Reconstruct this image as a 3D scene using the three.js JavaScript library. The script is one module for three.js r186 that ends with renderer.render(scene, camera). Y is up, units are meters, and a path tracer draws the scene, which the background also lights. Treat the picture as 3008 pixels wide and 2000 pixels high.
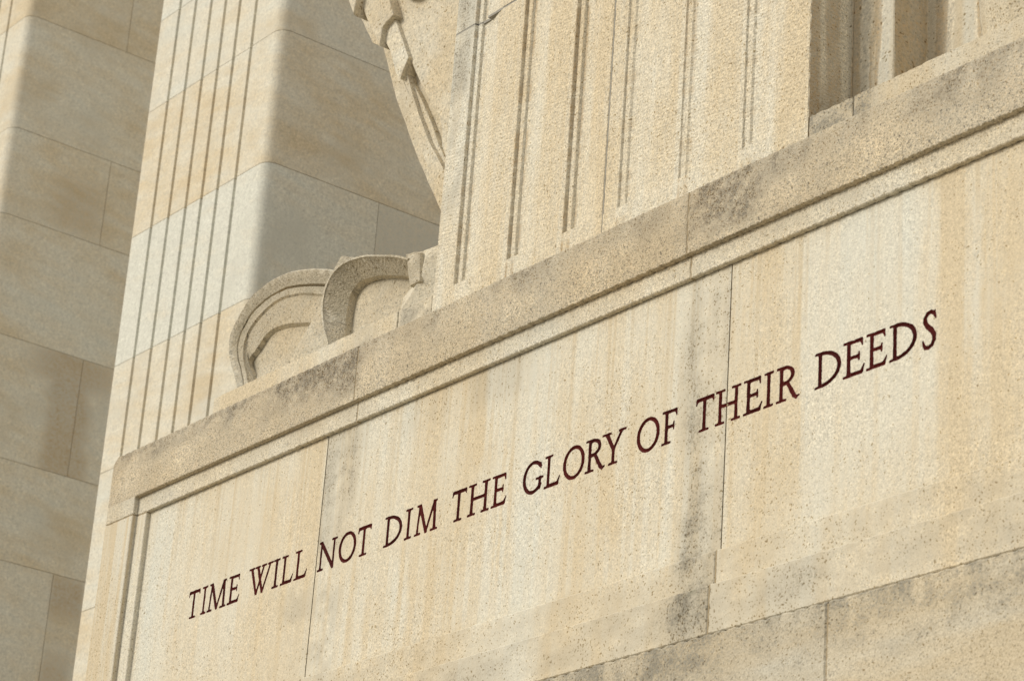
import * as THREE from 'three';
import { mergeGeometries, toCreasedNormals } from 'three/addons/utils/BufferGeometryUtils.js';

// ---------------------------------------------------------------- camera, sky, sun, exposure
const scene = new THREE.Scene();
const camera = new THREE.PerspectiveCamera(14.508, 1024 / 680, 0.5, 400);
camera.position.set(11.959, 1.6, 8.697);
camera.rotation.set(0.391944, 0.942013, 0.0737, 'YXZ');
camera.focus = 16.2;
camera.userData.fStop = 3.2;
scene.add(camera);
const renderer = new THREE.WebGLRenderer({ antialias: true });
renderer.setSize(1024, 680);
renderer.toneMapping = THREE.LinearToneMapping;
renderer.toneMappingExposure = 1.76;
renderer.shadowMap.enabled = true;

{ // overcast sky, brighter towards the zenith (a plain overcast distribution)
  const w = 128, h = 64, d = new Float32Array(w * h * 4);
  for (let j = 0; j < h; j++) {
    const el = ((j + 0.5) / h - 0.5) * Math.PI, s = Math.sin(el);
    const L = s > 0 ? 0.73 * (1 + 2 * s) / 3 : 0.22;
    for (let i = 0; i < w; i++) d.set([L, L, L * 1.0, 1], (j * w + i) * 4);
  }
  const sky = new THREE.DataTexture(d, w, h, THREE.RGBAFormat, THREE.FloatType);
  sky.mapping = THREE.EquirectangularReflectionMapping;
  sky.magFilter = THREE.LinearFilter; sky.needsUpdate = true;
  scene.background = sky; scene.environment = sky;
}
const sun = new THREE.DirectionalLight(0xfff6e8, 1.5);
sun.position.set(-9, 15, 13);
sun.target.position.set(-2, 8, 0);
sun.castShadow = true; sun.shadow.radius = 40;
sun.shadow.mapSize.set(2048, 2048);
Object.assign(sun.shadow.camera, { left: -16, right: 16, top: 16, bottom: -16, near: 1, far: 60 });
scene.add(sun, sun.target);

// ---------------------------------------------------------------- noise and stone textures
function rng(seed) { let a = seed >>> 0; return () => { a = (a + 0x6D2B79F5) | 0; let t = Math.imul(a ^ (a >>> 15), 1 | a); t = (t + Math.imul(t ^ (t >>> 7), 61 | t)) ^ t; return ((t ^ (t >>> 14)) >>> 0) / 4294967296; }; }
const clamp = (x, a = 0, b = 1) => x < a ? a : x > b ? b : x;
const sstep = (a, b, x) => { const t = clamp((x - a) / (b - a)); return t * t * (3 - 2 * t); };
const FB = 256;
function fbmTile(seed, first, oct) {
  const out = new Float32Array(FB * FB); let amp = 1, sum = 0;
  for (let o = 0; o < oct; o++) {
    const n = Math.min(FB, first << o), r = rng(seed + o * 77), lat = new Float32Array(n * n).map(() => r() * 2 - 1);
    for (let y = 0; y < FB; y++) for (let x = 0; x < FB; x++) {
      const u = x * n / FB, v = y * n / FB, i = u | 0, j = v | 0; let fx = u - i, fy = v - j;
      fx = fx * fx * (3 - 2 * fx); fy = fy * fy * (3 - 2 * fy);
      const i1 = (i + 1) % n, j1 = (j + 1) % n;
      out[y * FB + x] += amp * ((lat[j * n + i] * (1 - fx) + lat[j * n + i1] * fx) * (1 - fy) + (lat[j1 * n + i] * (1 - fx) + lat[j1 * n + i1] * fx) * fy);
    }
    sum += amp * amp; amp *= 0.55;
  }
  const k = 1.7 / Math.sqrt(sum); return out.map(v => v * k);
}
const FA = fbmTile(11, 6, 6), FBB = fbmTile(29, 5, 6);
function smp(F, u, v) { // bilinear, period 1
  u = (u - Math.floor(u)) * FB; v = (v - Math.floor(v)) * FB;
  const i = u | 0, j = v | 0, fx = u - i, fy = v - j, i1 = (i + 1) & 255, j1 = (j + 1) & 255, a = (j & 255) * FB, b = j1 * FB, ii = i & 255;
  return (F[a + ii] * (1 - fx) + F[a + i1] * fx) * (1 - fy) + (F[b + ii] * (1 - fx) + F[b + i1] * fx) * fy;
}
const GN = 1024, GM = GN - 1;
function blur(src, r) { // separable, periodic, then normalised
  const ker = []; let ks = 0; for (let k = -Math.ceil(r * 2.5); k <= Math.ceil(r * 2.5); k++) { const w = Math.exp(-k * k / (2 * r * r)); ker.push([k, w]); ks += w; }
  let a = src;
  for (const dir of [0, 1]) {
    const b = new Float32Array(GN * GN);
    for (let y = 0; y < GN; y++) for (let x = 0; x < GN; x++) { let s = 0; for (const [k, w] of ker) s += w * (dir ? a[((y + k) & GM) * GN + x] : a[y * GN + ((x + k) & GM)]); b[y * GN + x] = s; }
    a = b;
  }
  let m = 0; for (const v of a) m += v * v; m = 1 / Math.sqrt(m / a.length); return a.map(v => v * m);
}
const white = seed => { const r = rng(seed); return new Float32Array(GN * GN).map(() => r() + r() + r() - 1.5); };
const G1 = blur(white(5), 0.75), G2 = blur(white(6), 1.25), G3 = blur(white(7), 1.05);

const toS = new Uint8Array(4097); for (let i = 0; i <= 4096; i++) { const l = i / 4096; toS[i] = Math.round(255 * (l <= 0.0031308 ? l * 12.92 : 1.055 * l ** (1 / 2.4) - 0.055)); }
const PALE = [0.604, 0.565, 0.454], OCHRE = [0.560, 0.474, 0.323], COOL = [0.588, 0.586, 0.508], GREY = [0.215, 0.198, 0.155], BROWN = [0.315, 0.222, 0.115], MOSS = [0.17, 0.165, 0.10];
// one stone colour from its ochre share s, its grime g, its pore share p, and grain strength
function stone(out, s, g, p, gr, ix, iy, moss = 0, br = 0) {
  const q = (iy & GM) * GN + (ix & GM), q2 = ((iy + 371) & GM) * GN + ((ix + 613) & GM);
  const a = G1[q], b = G2[q2], c = G3[(q + 40503) & (GN * GN - 1)];
  s = clamp(s + 0.05 * b, -1, 1);
  let gg = clamp(g + (g > 0.02 ? (0.26 * b + 0.22 * a) * Math.min(1, g * 3) * Math.min(1, gr) : 0));
  let pore = sstep(2.6 - p * 1.5, 3.0 - p * 1.5, c + 0.35 * b) * 0.62;
  const pit = p > -0.5 ? sstep(3.35 - p * 0.4, 3.65 - p * 0.4, G2[(((iy >> 1) + 200) & GM) * GN + (((ix >> 1) + 77) & GM)]) * 0.55 : 0;
  pore = Math.max(pore, pit);
  const fleck = sstep(3.1, 3.6, -c + 0.3 * b) * 0.25;
  const m = (1 + gr * (0.12 * a + 0.085 * b)) * 1;
  for (let k = 0; k < 3; k++) {
    let v = s > 0 ? PALE[k] + (OCHRE[k] - PALE[k]) * s : PALE[k] + (PALE[k] - COOL[k]) * s;
    v += (GREY[k] - v) * gg; if (br) v += (BROWN[k] - v) * clamp(br * (1 + 0.25 * b + 0.2 * a)); if (moss) v += (MOSS[k] - v) * moss;
    out[k] = clamp(v * m * (1 - pore * PORE[k]) + fleck * 0.4, 0.02, 0.85);
  }
}
const PORE = [0.88, 0.98, 1.16];
const hash = n => { const x = Math.sin(n * 127.1 + 3.7) * 43758.5453; return x - Math.floor(x); };
// bump tiles: 0 plain bush hammered, 1 diagonal tooling, 2 level combing
const BT = 2.56;
function bumpTile(kind) {
  const n = GN, d = new Uint8Array(n * n * 4);
  for (let y = 0; y < n; y++) for (let x = 0; x < n; x++) {
    const q = y * n + x, c = G3[(q + 40503) & (n * n - 1)];
    let h = 0.55 + 0.09 * G1[q] + 0.06 * G2[q] - 0.4 * sstep(2.1, 2.7, c);
    if (kind) {
      const u = x / n, v = y / n, wv = 0.9 * smp(FA, u * 2, v * 2), am = 0.5 + 0.5 * clamp(smp(FBB, u, v) + 0.5);
      h += 0.13 * am * Math.sin(Math.PI * 2 * (kind === 1 ? u * 70 + v * 66 : u * 9 + v * 104) + wv * 2.2);
    }
    const b = clamp(h) * 255; d[q * 4] = d[q * 4 + 1] = d[q * 4 + 2] = b; d[q * 4 + 3] = 255;
  }
  const t = new THREE.DataTexture(d, n, n); t.wrapS = t.wrapT = THREE.RepeatWrapping; t.magFilter = THREE.LinearFilter; t.repeat.set(1 / BT, 1 / BT); t.needsUpdate = true; return t;
}
const BUMP = [0, 1, 2].map(bumpTile);
// a colour map for the rectangle x0..x1, y0..y1 (uv in metres), filled by fn(x, y) -> [s, g, p, grain, moss]
let bakeN = 0;
function baked(x0, x1, y0, y1, ppm, fn, bump = 0, bumpScale = 0.004) {
  const w = Math.min(2048, Math.ceil((x1 - x0) * ppm)), h = Math.min(2048, Math.ceil((y1 - y0) * ppm)), d = new Uint8Array(w * h * 4), c = [0, 0, 0];
  const ox = (hash(++bakeN) * 1024) | 0, oy = (hash(bakeN + 50) * 1024) | 0;
  for (let j = 0; j < h; j++) for (let i = 0; i < w; i++) {
    const r = fn(x0 + (i + 0.5) / w * (x1 - x0), y0 + (j + 0.5) / h * (y1 - y0));
    stone(c, r[0], r[1], r[2], r[3], i + ox, j + oy, r[4] || 0, r[5] || 0);
    const q = (j * w + i) * 4; for (let k = 0; k < 3; k++) d[q + k] = toS[(c[k] * 4096) | 0]; d[q + 3] = 255;
  }
  const t = new THREE.DataTexture(d, w, h); t.colorSpace = THREE.SRGBColorSpace; t.magFilter = THREE.LinearFilter;
  t.wrapS = t.wrapT = THREE.ClampToEdgeWrapping; t.repeat.set(1 / (x1 - x0), 1 / (y1 - y0)); t.offset.set(-x0 / (x1 - x0), -y0 / (y1 - y0)); t.needsUpdate = true;
  return new THREE.MeshStandardMaterial({ map: t, bumpMap: BUMP[bump], bumpScale, roughness: 0.93, metalness: 0 });
}
const patch = (x, y, x0, x1, y0, y1, sx = 0.05, sy = 0.15) => sstep(x0 - sx, x0 + sx, x) * (1 - sstep(x1 - sx, x1 + sx, x)) * sstep(y0 - sy, y0 + sy, y) * (1 - sstep(y1 - sy, y1 + sy, y));
const streaks = (x, y, o = 0) => 0.5 * smp(FA, x * 0.23 + o, y * 0.03 + o * 1.7) + 0.36 * smp(FBB, x * 0.7 + o * 3, y * 0.05) + 0.2 * smp(FA, x * 2.3 + o, y * 0.16);
const cloud = (x, y, o = 0) => 0.6 * smp(FA, x * 0.31 + o, y * 0.33 + o * 2.3) + 0.4 * smp(FBB, x * 1.1 + o, y * 1.2);

// ---------------------------------------------------------------- geometry helpers
const jit = (a, b) => smp(FA, a * 1.9, b * 2.3 + 0.37);
// uv in metres: the front takes x, y; faces that look sideways or up take their depth too
function planarUV(g, sx = 0, sy = 0) {
  const p = g.attributes.position, n = g.attributes.normal, uv = new Float32Array(p.count * 2);
  for (let i = 0; i < p.count; i++) {
    const nx = Math.abs(n.getX(i)), ny = Math.abs(n.getY(i));
    uv[i * 2] = p.getX(i) + (nx > 0.75 ? -p.getZ(i) : 0) + sx; uv[i * 2 + 1] = p.getY(i) + (ny > 0.75 ? p.getZ(i) : 0) + sy;
  }
  g.setAttribute('uv', new THREE.BufferAttribute(uv, 2)); return g;
}
const plain = g => { const q = g.index ? g.toNonIndexed() : g; for (const k of Object.keys(q.attributes)) if (!['position', 'normal', 'uv'].includes(k)) q.deleteAttribute(k); return q; };
const join = list => mergeGeometries(list.map(plain), false);
// outline with points every `step`, each pushed a little off the line: a worn arris
function worn(poly, step = 0.02, amp = 0.002, seed = 0) {
  const out = [];
  poly = poly.filter((p, i) => { const q = poly[(i + 1) % poly.length]; return Math.hypot(p[0] - q[0], p[1] - q[1]) > 1e-4; });
  for (let i = 0; i < poly.length; i++) {
    const [ax, ay] = poly[i], [bx, by] = poly[(i + 1) % poly.length], L = Math.hypot(bx - ax, by - ay), n = Math.max(1, Math.round(L / step)), nx = -(by - ay) / L, ny = (bx - ax) / L;
    for (let k = 0; k < n; k++) { const t = k / n, x = ax + (bx - ax) * t, y = ay + (by - ay) * t, j = k === 0 ? 0 : amp * (jit(x * 5.3 + seed, y * 5.3 + seed * 0.3) + 1.1 * Math.min(0, jit(x * 1.1 + seed * 1.7, y * 1.1) + 0.55)); out.push(new THREE.Vector2(x + nx * j, y + ny * j)); }
  }
  return out;
}
const area = p => p.reduce((s, a, i) => { const b = p[(i + 1) % p.length]; return s + (a[0] * b[1] - b[0] * a[1]) / 2; }, 0);
// a slab: outline in x, y, from depth z0 to z1 with worn, eased edges
function slab(poly, z0, z1, { bevel = 0.005, amp = 0.002, step = 0.02, seed = 0, seg = 1 } = {}) {
  if (area(poly) < 0) poly = [...poly].reverse();
  const s = new THREE.Shape(worn(poly, step, amp, seed));
  const g = new THREE.ExtrudeGeometry(s, { depth: z1 - z0 - bevel, steps: 1, bevelEnabled: bevel > 0, bevelThickness: bevel, bevelSize: bevel, bevelOffset: -bevel, bevelSegments: seg });
  g.translate(0, 0, z0);
  // the back bevel is not needed: flatten it onto the back plane
  const p = g.attributes.position; for (let i = 0; i < p.count; i++) if (p.getZ(i) < z0) p.setZ(i, z0);
  g.computeVertexNormals();
  return planarUV(toCreasedNormals(plain(g), 0.5));
}
const rect = (x0, x1, y0, y1) => [[x0, y0], [x1, y0], [x1, y1], [x0, y1]];
// a smooth closed curve through points
function curve(pts, n = 4, closed = false) {
  const c = new THREE.CatmullRomCurve3(pts.map(p => new THREE.Vector3(p[0], p[1], 0)), closed, 'centripetal');
  return c.getPoints(pts.length * n).map(v => [v.x, v.y]);
}
// a profile in x, z pulled up along y in short lifts, arrises slightly uneven
function pulled(profile, y0, y1, lift = 0.025, amp = 0.0014) {
  const n = Math.max(1, Math.round((y1 - y0) / lift)), pos = [], P = (i, k) => {
    const [x, z] = profile[i], y = y0 + (y1 - y0) * k / n; return [x + amp * jit(y * 4.3 + i * 0.37, i * 0.71 + x), y, z + amp * 0.5 * jit(i * 0.53, y * 1.7 + x)];
  };
  for (let i = 0; i + 1 < profile.length; i++) for (let k = 0; k < n; k++) { const a = P(i, k), b = P(i + 1, k), c = P(i + 1, k + 1), d = P(i, k + 1); pos.push(...a, ...b, ...c, ...a, ...c, ...d); }
  const g = new THREE.BufferGeometry(); g.setAttribute('position', new THREE.BufferAttribute(new Float32Array(pos), 3)); g.computeVertexNormals();
  return planarUV(toCreasedNormals(g, 0.35));
}

// ---------------------------------------------------------------- scene graph helpers
const taken = {};
function numbered(name) { const n = taken[name] = (taken[name] ?? -1) + 1; return n ? `${name}_${String(n).padStart(3, '0')}` : name; }
function thing(name, label, category, group) { const o = new THREE.Group(); o.name = numbered(name); o.userData = { label, category }; if (group) o.userData.group = group; scene.add(o); return o; }
function part(parent, name, g, m, label) { const o = new THREE.Mesh(g, m); o.name = name; o.castShadow = o.receiveShadow = true; if (label) o.userData.label = label; parent.add(o); return o; }
const mortar = new THREE.MeshStandardMaterial({ color: new THREE.Color(0.33, 0.262, 0.16), roughness: 1, bumpMap: BUMP[0], bumpScale: 0.004 });
const greyMortar = new THREE.MeshStandardMaterial({ color: new THREE.Color(0.30, 0.285, 0.245), roughness: 1, bumpMap: BUMP[0], bumpScale: 0.004 });
const bar = (x0, x1, y0, y1, z0, z1) => { const g = new THREE.BoxGeometry(x1 - x0, y1 - y0, z1 - z0); g.translate((x0 + x1) / 2, (y0 + y1) / 2, (z0 + z1) / 2); return planarUV(plain(g)); };

// ---------------------------------------------------------------- ground
{
  const g = new THREE.PlaneGeometry(400, 400); g.rotateX(-Math.PI / 2);
  const uv = g.attributes.uv; for (let i = 0; i < uv.count; i++) uv.setXY(i, uv.getX(i) * 400, uv.getY(i) * 400);
  const t = BUMP[0].clone(); t.repeat.set(0.4, 0.4); t.needsUpdate = true;
  const o = new THREE.Mesh(g, new THREE.MeshStandardMaterial({ color: new THREE.Color(0.33, 0.29, 0.22), roughness: 1, bumpMap: t, bumpScale: 0.01 }));
  o.name = 'ground'; o.receiveShadow = true; o.userData = { kind: 'structure', label: 'pale gravel ground around the foot of the monument' }; scene.add(o);
}

// ---------------------------------------------------------------- pedestal
const J1 = -1.943, J2 = 1.975, PX0 = -4.755, PX1 = 4.755, YT = 8.108, YA = 7.725, YB = 7.590, L1 = 5.958, L2 = 5.763, YJ = 5.49;
const FZ = 0.035, BZ = 0.073, XA = -4.362, XB = -4.230, G = 0.0045;
const panelFn = (x, y) => {
  let s = 0.42 + 0.74 * streaks(x, y) + 0.16 * cloud(x, y), g = 0, p = 0.50 + 0.2 * smp(FA, x * 0.17, y * 0.2) + 0.14 * cloud(x * 1.3, y, 0.4), moss = 0;
  const wob = 0.04 * smp(FBB, x * 0.4, y * 0.5);
  // pale washed stone at the right with clear upright edges
  const pw = patch(x + wob * 0.5, y, 2.55, 3.49, 6.0, 7.7, 0.03, 0.5); s -= 0.52 * pw; p -= 0.12 * pw;
  s += 0.22 * patch(x, y, 2.0, 2.55, 5.9, 7.7, 0.03, 0.3) + 0.12 * patch(x, y, 3.5, 4.4, 5.9, 7.7, 0.03, 0.3);
  s -= 0.26 * patch(x + wob, y, 0.62, 1.25, 6.95, 7.7, 0.1, 0.3);
  s += 0.26 * patch(x + wob, y, -2.66, J1, 6.5, 7.6, 0.025, 0.3) + 0.2 * patch(x + wob, y, -2.7, -2.2, 5.9, 6.6, 0.04, 0.2);
  s -= 0.3 * patch(x, y, -4.3, -3.0, 5.9, 7.3, 0.3, 0.5);
  // thin runs below the letters and under the coping
  for (const [cx, w, ya, yb, k] of [[0.01, 0.018, 6.2, 7.1, 0.55], [0.08, 0.02, 6.2, 7.0, 0.4], [-0.06, 0.03, 6.25, 6.75, 0.4], [1.0, 0.05, 6.35, 6.7, 0.55], [1.06, 0.05, 6.15, 6.4, 0.5], [-0.9, 0.04, 6.1, 6.35, -0.5], [-0.32, 0.06, 6.05, 6.3, -0.45], [-1.03, 0.04, 6.2, 6.5, -0.5], [-0.62, 0.05, 6.1, 6.5, 0.35], [-3.85, 0.02, 6.6, 7.35, 0.45], [-3.55, 0.05, 5.95, 6.2, 0.5], [3.77, 0.03, 6.4, 7.4, -0.45], [3.63, 0.03, 6.1, 7.2, 0.4], [-0.25, 0.05, 7.0, 7.6, 0.4], [0.3, 0.04, 6.9, 7.6, 0.4]])
    s += k * patch(x + 0.012 * smp(FBB, y * 0.8, cx), y, cx - w, cx + w, ya, yb, w * 0.5, 0.12);
  // fine runs that start under the coping and end at different heights, dirty ones and washed ones
  const below = YB - y;
  const ra = sstep(0.3, 0.5, smp(FA, x * 1.9 + 0.004 * smp(FBB, y * 0.7, x), 0.131)) * (1 - sstep(0.2, 1, below / (0.25 + 1.5 * Math.abs(smp(FBB, x * 1.1, 0.71)))));
  const rb = sstep(0.25, 0.45, smp(FBB, x * 2.3 + 0.004 * smp(FA, y * 0.6, x), 0.37)) * (1 - sstep(0.3, 1, below / (0.3 + 1.6 * Math.abs(smp(FA, x * 0.9, 0.55)))));
  s += 0.36 * ra - 0.40 * rb; g += 0.06 * ra;
  const rc = sstep(0.3, 0.8, smp(FA, x * 3.7, 0.83)) * sstep(6.95, 6.6, y) * (1 - sstep(0.3, 1, (6.66 - y) / (0.15 + 0.8 * Math.abs(smp(FBB, x * 1.6, 0.21))))); s += 0.30 * rc - 0.34 * sstep(0.25, 0.5, smp(FBB, x * 3.1, 0.63)) * patch(x, y, -2, 2.2, 5.95, 6.6, 0.3, 0.12);
  // grey lichen beside the two upright joints
  if (x > J1) g += patch(x + wob, y, -2.2, -1.62, 6.9, 7.65, 0.10, 0.35) * clamp(0.60 - 1.2 * (x - J1) + 0.10 * cloud(x * 6, y * 6, 0.4) + 0.20 * smp(FA, x * 1.6, y * 0.12) + 0.2 * cloud(x * 2, y * 2));
  g += 0.30 * patch(x + wob, y, J1 - 0.02, -1.7, 5.5, 6.9, 0.1, 0.4) * clamp(0.5 + cloud(x * 2, y * 2, 0.2));
  g += 0.25 * patch(x + wob * 2, y, -2.4, -2.0, 6.1, 6.6, 0.15, 0.2) * clamp(0.5 + cloud(x * 2, y * 2, 0.3));
  if (x < J2) g += patch(x + wob, y, 1.64, 2.2, 5.4, 7.65, 0.09, 0.2) * clamp(0.33 + 0.13 * smp(FA, x * 1.4, y * 0.10 + 0.6) + 0.10 * cloud(x * 6, y * 6, 0.2) + 0.12 * cloud(x * 2.2, y * 1.3, 0.7));
  g += 0.32 * patch(x, y, 1.64, 1.9, 5.55, 6.2, 0.08, 0.2) * clamp(0.4 + 1.2 * cloud(x * 4, y * 4, 0.1));
  g += 0.28 * patch(x, y, -1.6, 0.2, 7.35, 7.65, 0.2, 0.1) * clamp(0.2 + streaks(x * 2, y, 0.3));
  p += 0.45 * clamp(g * 1.6);
  // frame band and fascia below the panel: coarser, browner
  const low = sstep(L1 + 0.06, L1 - 0.04, y); s += 0.12 * low; g += low * clamp(0.10 + 0.16 * cloud(x * 1.2, y * 2, 0.5)); p += 0.14 * low;
  g += 0.16 * sstep(L2 + 0.02, L2 - 0.02, y) * clamp(0.5 + cloud(x, y * 2, 0.9));
  moss = 0.85 * patch(x, y, 1.78, 1.87, 5.735, 5.765, 0.02, 0.012) * clamp(0.7 + 1.2 * cloud(x * 9, y * 9));
  // dragged upright combing on the left jamb
  if (x < XA) { s += 0.30 + 0.5 * smp(FA, x * 6, y * 0.25); g += 0.06; }
  return [s, g, p, 0.66 * (1 + 0.5 * cloud(x * 0.7, y * 0.7, 0.66)), moss];
};
const borderFn = (x, y) => {
  const wob = 0.06 * cloud(x * 1.5, y * 2, 0.33);
  let s = 0.66 + 0.35 * streaks(x * 0.8, y) + 0.2 * cloud(x, y, 0.2), g = 0.19 + 0.12 * cloud(x * 1.4, y * 1.6, 0.15), p = 0.46 + 0.2 * cloud(x * 1.1, y, 0.6), br = 0.17 + 0.05 * cloud(x, y, 0.9), gr = 2.0;
  if (y < YA) { br = 0.02; gr = 1.3; s = 0.40 + 0.5 * streaks(x, y) + 0.15 * cloud(x, y, 0.4); g = 0.08 + 0.10 * cloud(x * 1.4, y * 2, 0.1); p = 0.52; }
  const up = sstep(YA, YA + 0.1, y);
  g += up * 0.8 * patch(x + wob, y, -2.6, -1.6, 7.86, 8.2, 0.3, 0.12) * clamp(0.75 + 0.7 * cloud(x * 3, y * 3));
  g += up * 0.35 * patch(x + wob, y, -1.75, -1.56, 7.72, 8.2, 0.06, 0.1);
  g += up * 0.85 * patch(x + wob, y, 1.70, 2.25, 7.76, 8.2, 0.12, 0.14) * clamp(0.75 + 0.7 * cloud(x * 3, y * 3, 0.5));
  g += up * 0.4 * patch(x + wob, y, 3.35, 4.8, 7.92, 8.2, 0.2, 0.08) * clamp(0.6 + 0.9 * cloud(x * 3, y * 3, 0.7));
  g += up * 0.4 * patch(x + wob, y, -1.2, 1.4, 8.03, 8.2, 0.3, 0.03) * clamp(0.2 + 0.9 * cloud(x * 2, y * 3, 0.25));
  g += up * 0.5 * patch(x + wob, y, -4.6, -2.5, 8.0, 8.2, 0.3, 0.06) * clamp(0.5 + 0.9 * cloud(x * 2, y * 3, 0.25));
  g += up * 0.34 * sstep(7.93, 8.1, y + 0.10 * smp(FA, x * 0.9, 0.4)) * clamp(0.75 + 0.6 * smp(FBB, x * 0.8, y * 0.6)); p += 0.25 * sstep(7.9, 8.1, y);
  s += 0.2 * patch(x, y, 0.5, 1.6, 7.7, 8.0, 0.2, 0.1);
  p += 1.1 * Math.max(0, g - 0.3); g += Math.max(0, g - 0.3) * (0.5 * smp(FA, x * 9, y * 9) + 0.4 * smp(FBB, x * 3.3, y * 3.3));
  return [s, g, p, gr, 0, br];
};
const baseFn = (x, y) => {
  const wob = 0.08 * cloud(x, y * 2, 0.8), top = sstep(5.0, YJ, y + wob * 1.6);
  let s = 0.74 + 0.25 * cloud(x * 0.7, y * 2.4, 0.3) + 0.2 * smp(FA, x * 0.25 + y * 0.55, y * 1.1 - x * 0.1);
  let g = 0.15 + 0.75 * top * top * clamp(0.6 + 0.5 * cloud(x * 1.4, y * 1.2, 0.45) + 0.35 * smp(FA, x * 2.2, y * 0.5) + 0.3 * smp(FBB, x * 7, y * 7)) + 0.14 * clamp(cloud(x, y, 0.7));
  if (x > 2.87) s += 0.12; else g += 0.08;
  return [s, g, 0.42 + 0.25 * top, 1.35, 0.12 * clamp(cloud(x * 4, y * 4, 0.6) - 0.5)];
};

// --- letters: each glyph as a distance field of strokes, then cut as a V groove
const seg = (ax, ay, bx, by, ra, rb = ra) => (x, y) => { const dx = bx - ax, dy = by - ay, t = clamp(((x - ax) * dx + (y - ay) * dy) / (dx * dx + dy * dy)); return Math.hypot(x - ax - dx * t, y - ay - dy * t) - (ra + (rb - ra) * t); };
const ell = (cx, cy, rx, ry) => (x, y) => { const u = (x - cx) / rx, v = (y - cy) / ry, f = Math.hypot(u, v), g = Math.hypot(u / rx, v / ry); return g < 1e-6 ? -Math.min(rx, ry) : f * (f - 1) / g; };
const box = (x0, x1, y0, y1) => (x, y) => { const dx = Math.max(x0 - x, x - x1), dy = Math.max(y0 - y, y - y1); return Math.hypot(Math.max(dx, 0), Math.max(dy, 0)) + Math.min(Math.max(dx, dy), 0); };
const smin = (a, b, k) => { const h = clamp(0.5 + 0.5 * (b - a) / k); return b + (a - b) * h - k * h * (1 - h); };
const uni = (list, k = 0.05) => (x, y) => list.reduce((m, f) => smin(m, f(x, y), k), 9);
const cut = (f, g) => (x, y) => Math.max(f(x, y), -g(x, y));
const both = (f, g) => (x, y) => Math.max(f(x, y), g(x, y));
const band = f => (x, y) => Math.max(f(x, y), y - 1.0, -y);   // keep between base line and cap line
const ser = (x0, x1, y) => seg(x0, y, x1, y, 0.02, 0.02);
const S = 0.052, T = 0.036, B0 = 0.02, B1 = 0.98;
const stem = (x, r = S) => uni([seg(x, 0.02, x, 0.5, r * 1.06, r * 0.94), seg(x, 0.5, x, 0.98, r * 0.94, r * 1.06)], 0.01);
const chain = (pts) => uni(pts.slice(1).map((p, i) => seg(pts[i][0], pts[i][1], p[0], p[1], pts[i][2], p[2])), 0.02);
const ring = cut(ell(0.5, 0.5, 0.495, 0.515), ell(0.5, 0.5, 0.385, 0.435));
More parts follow.
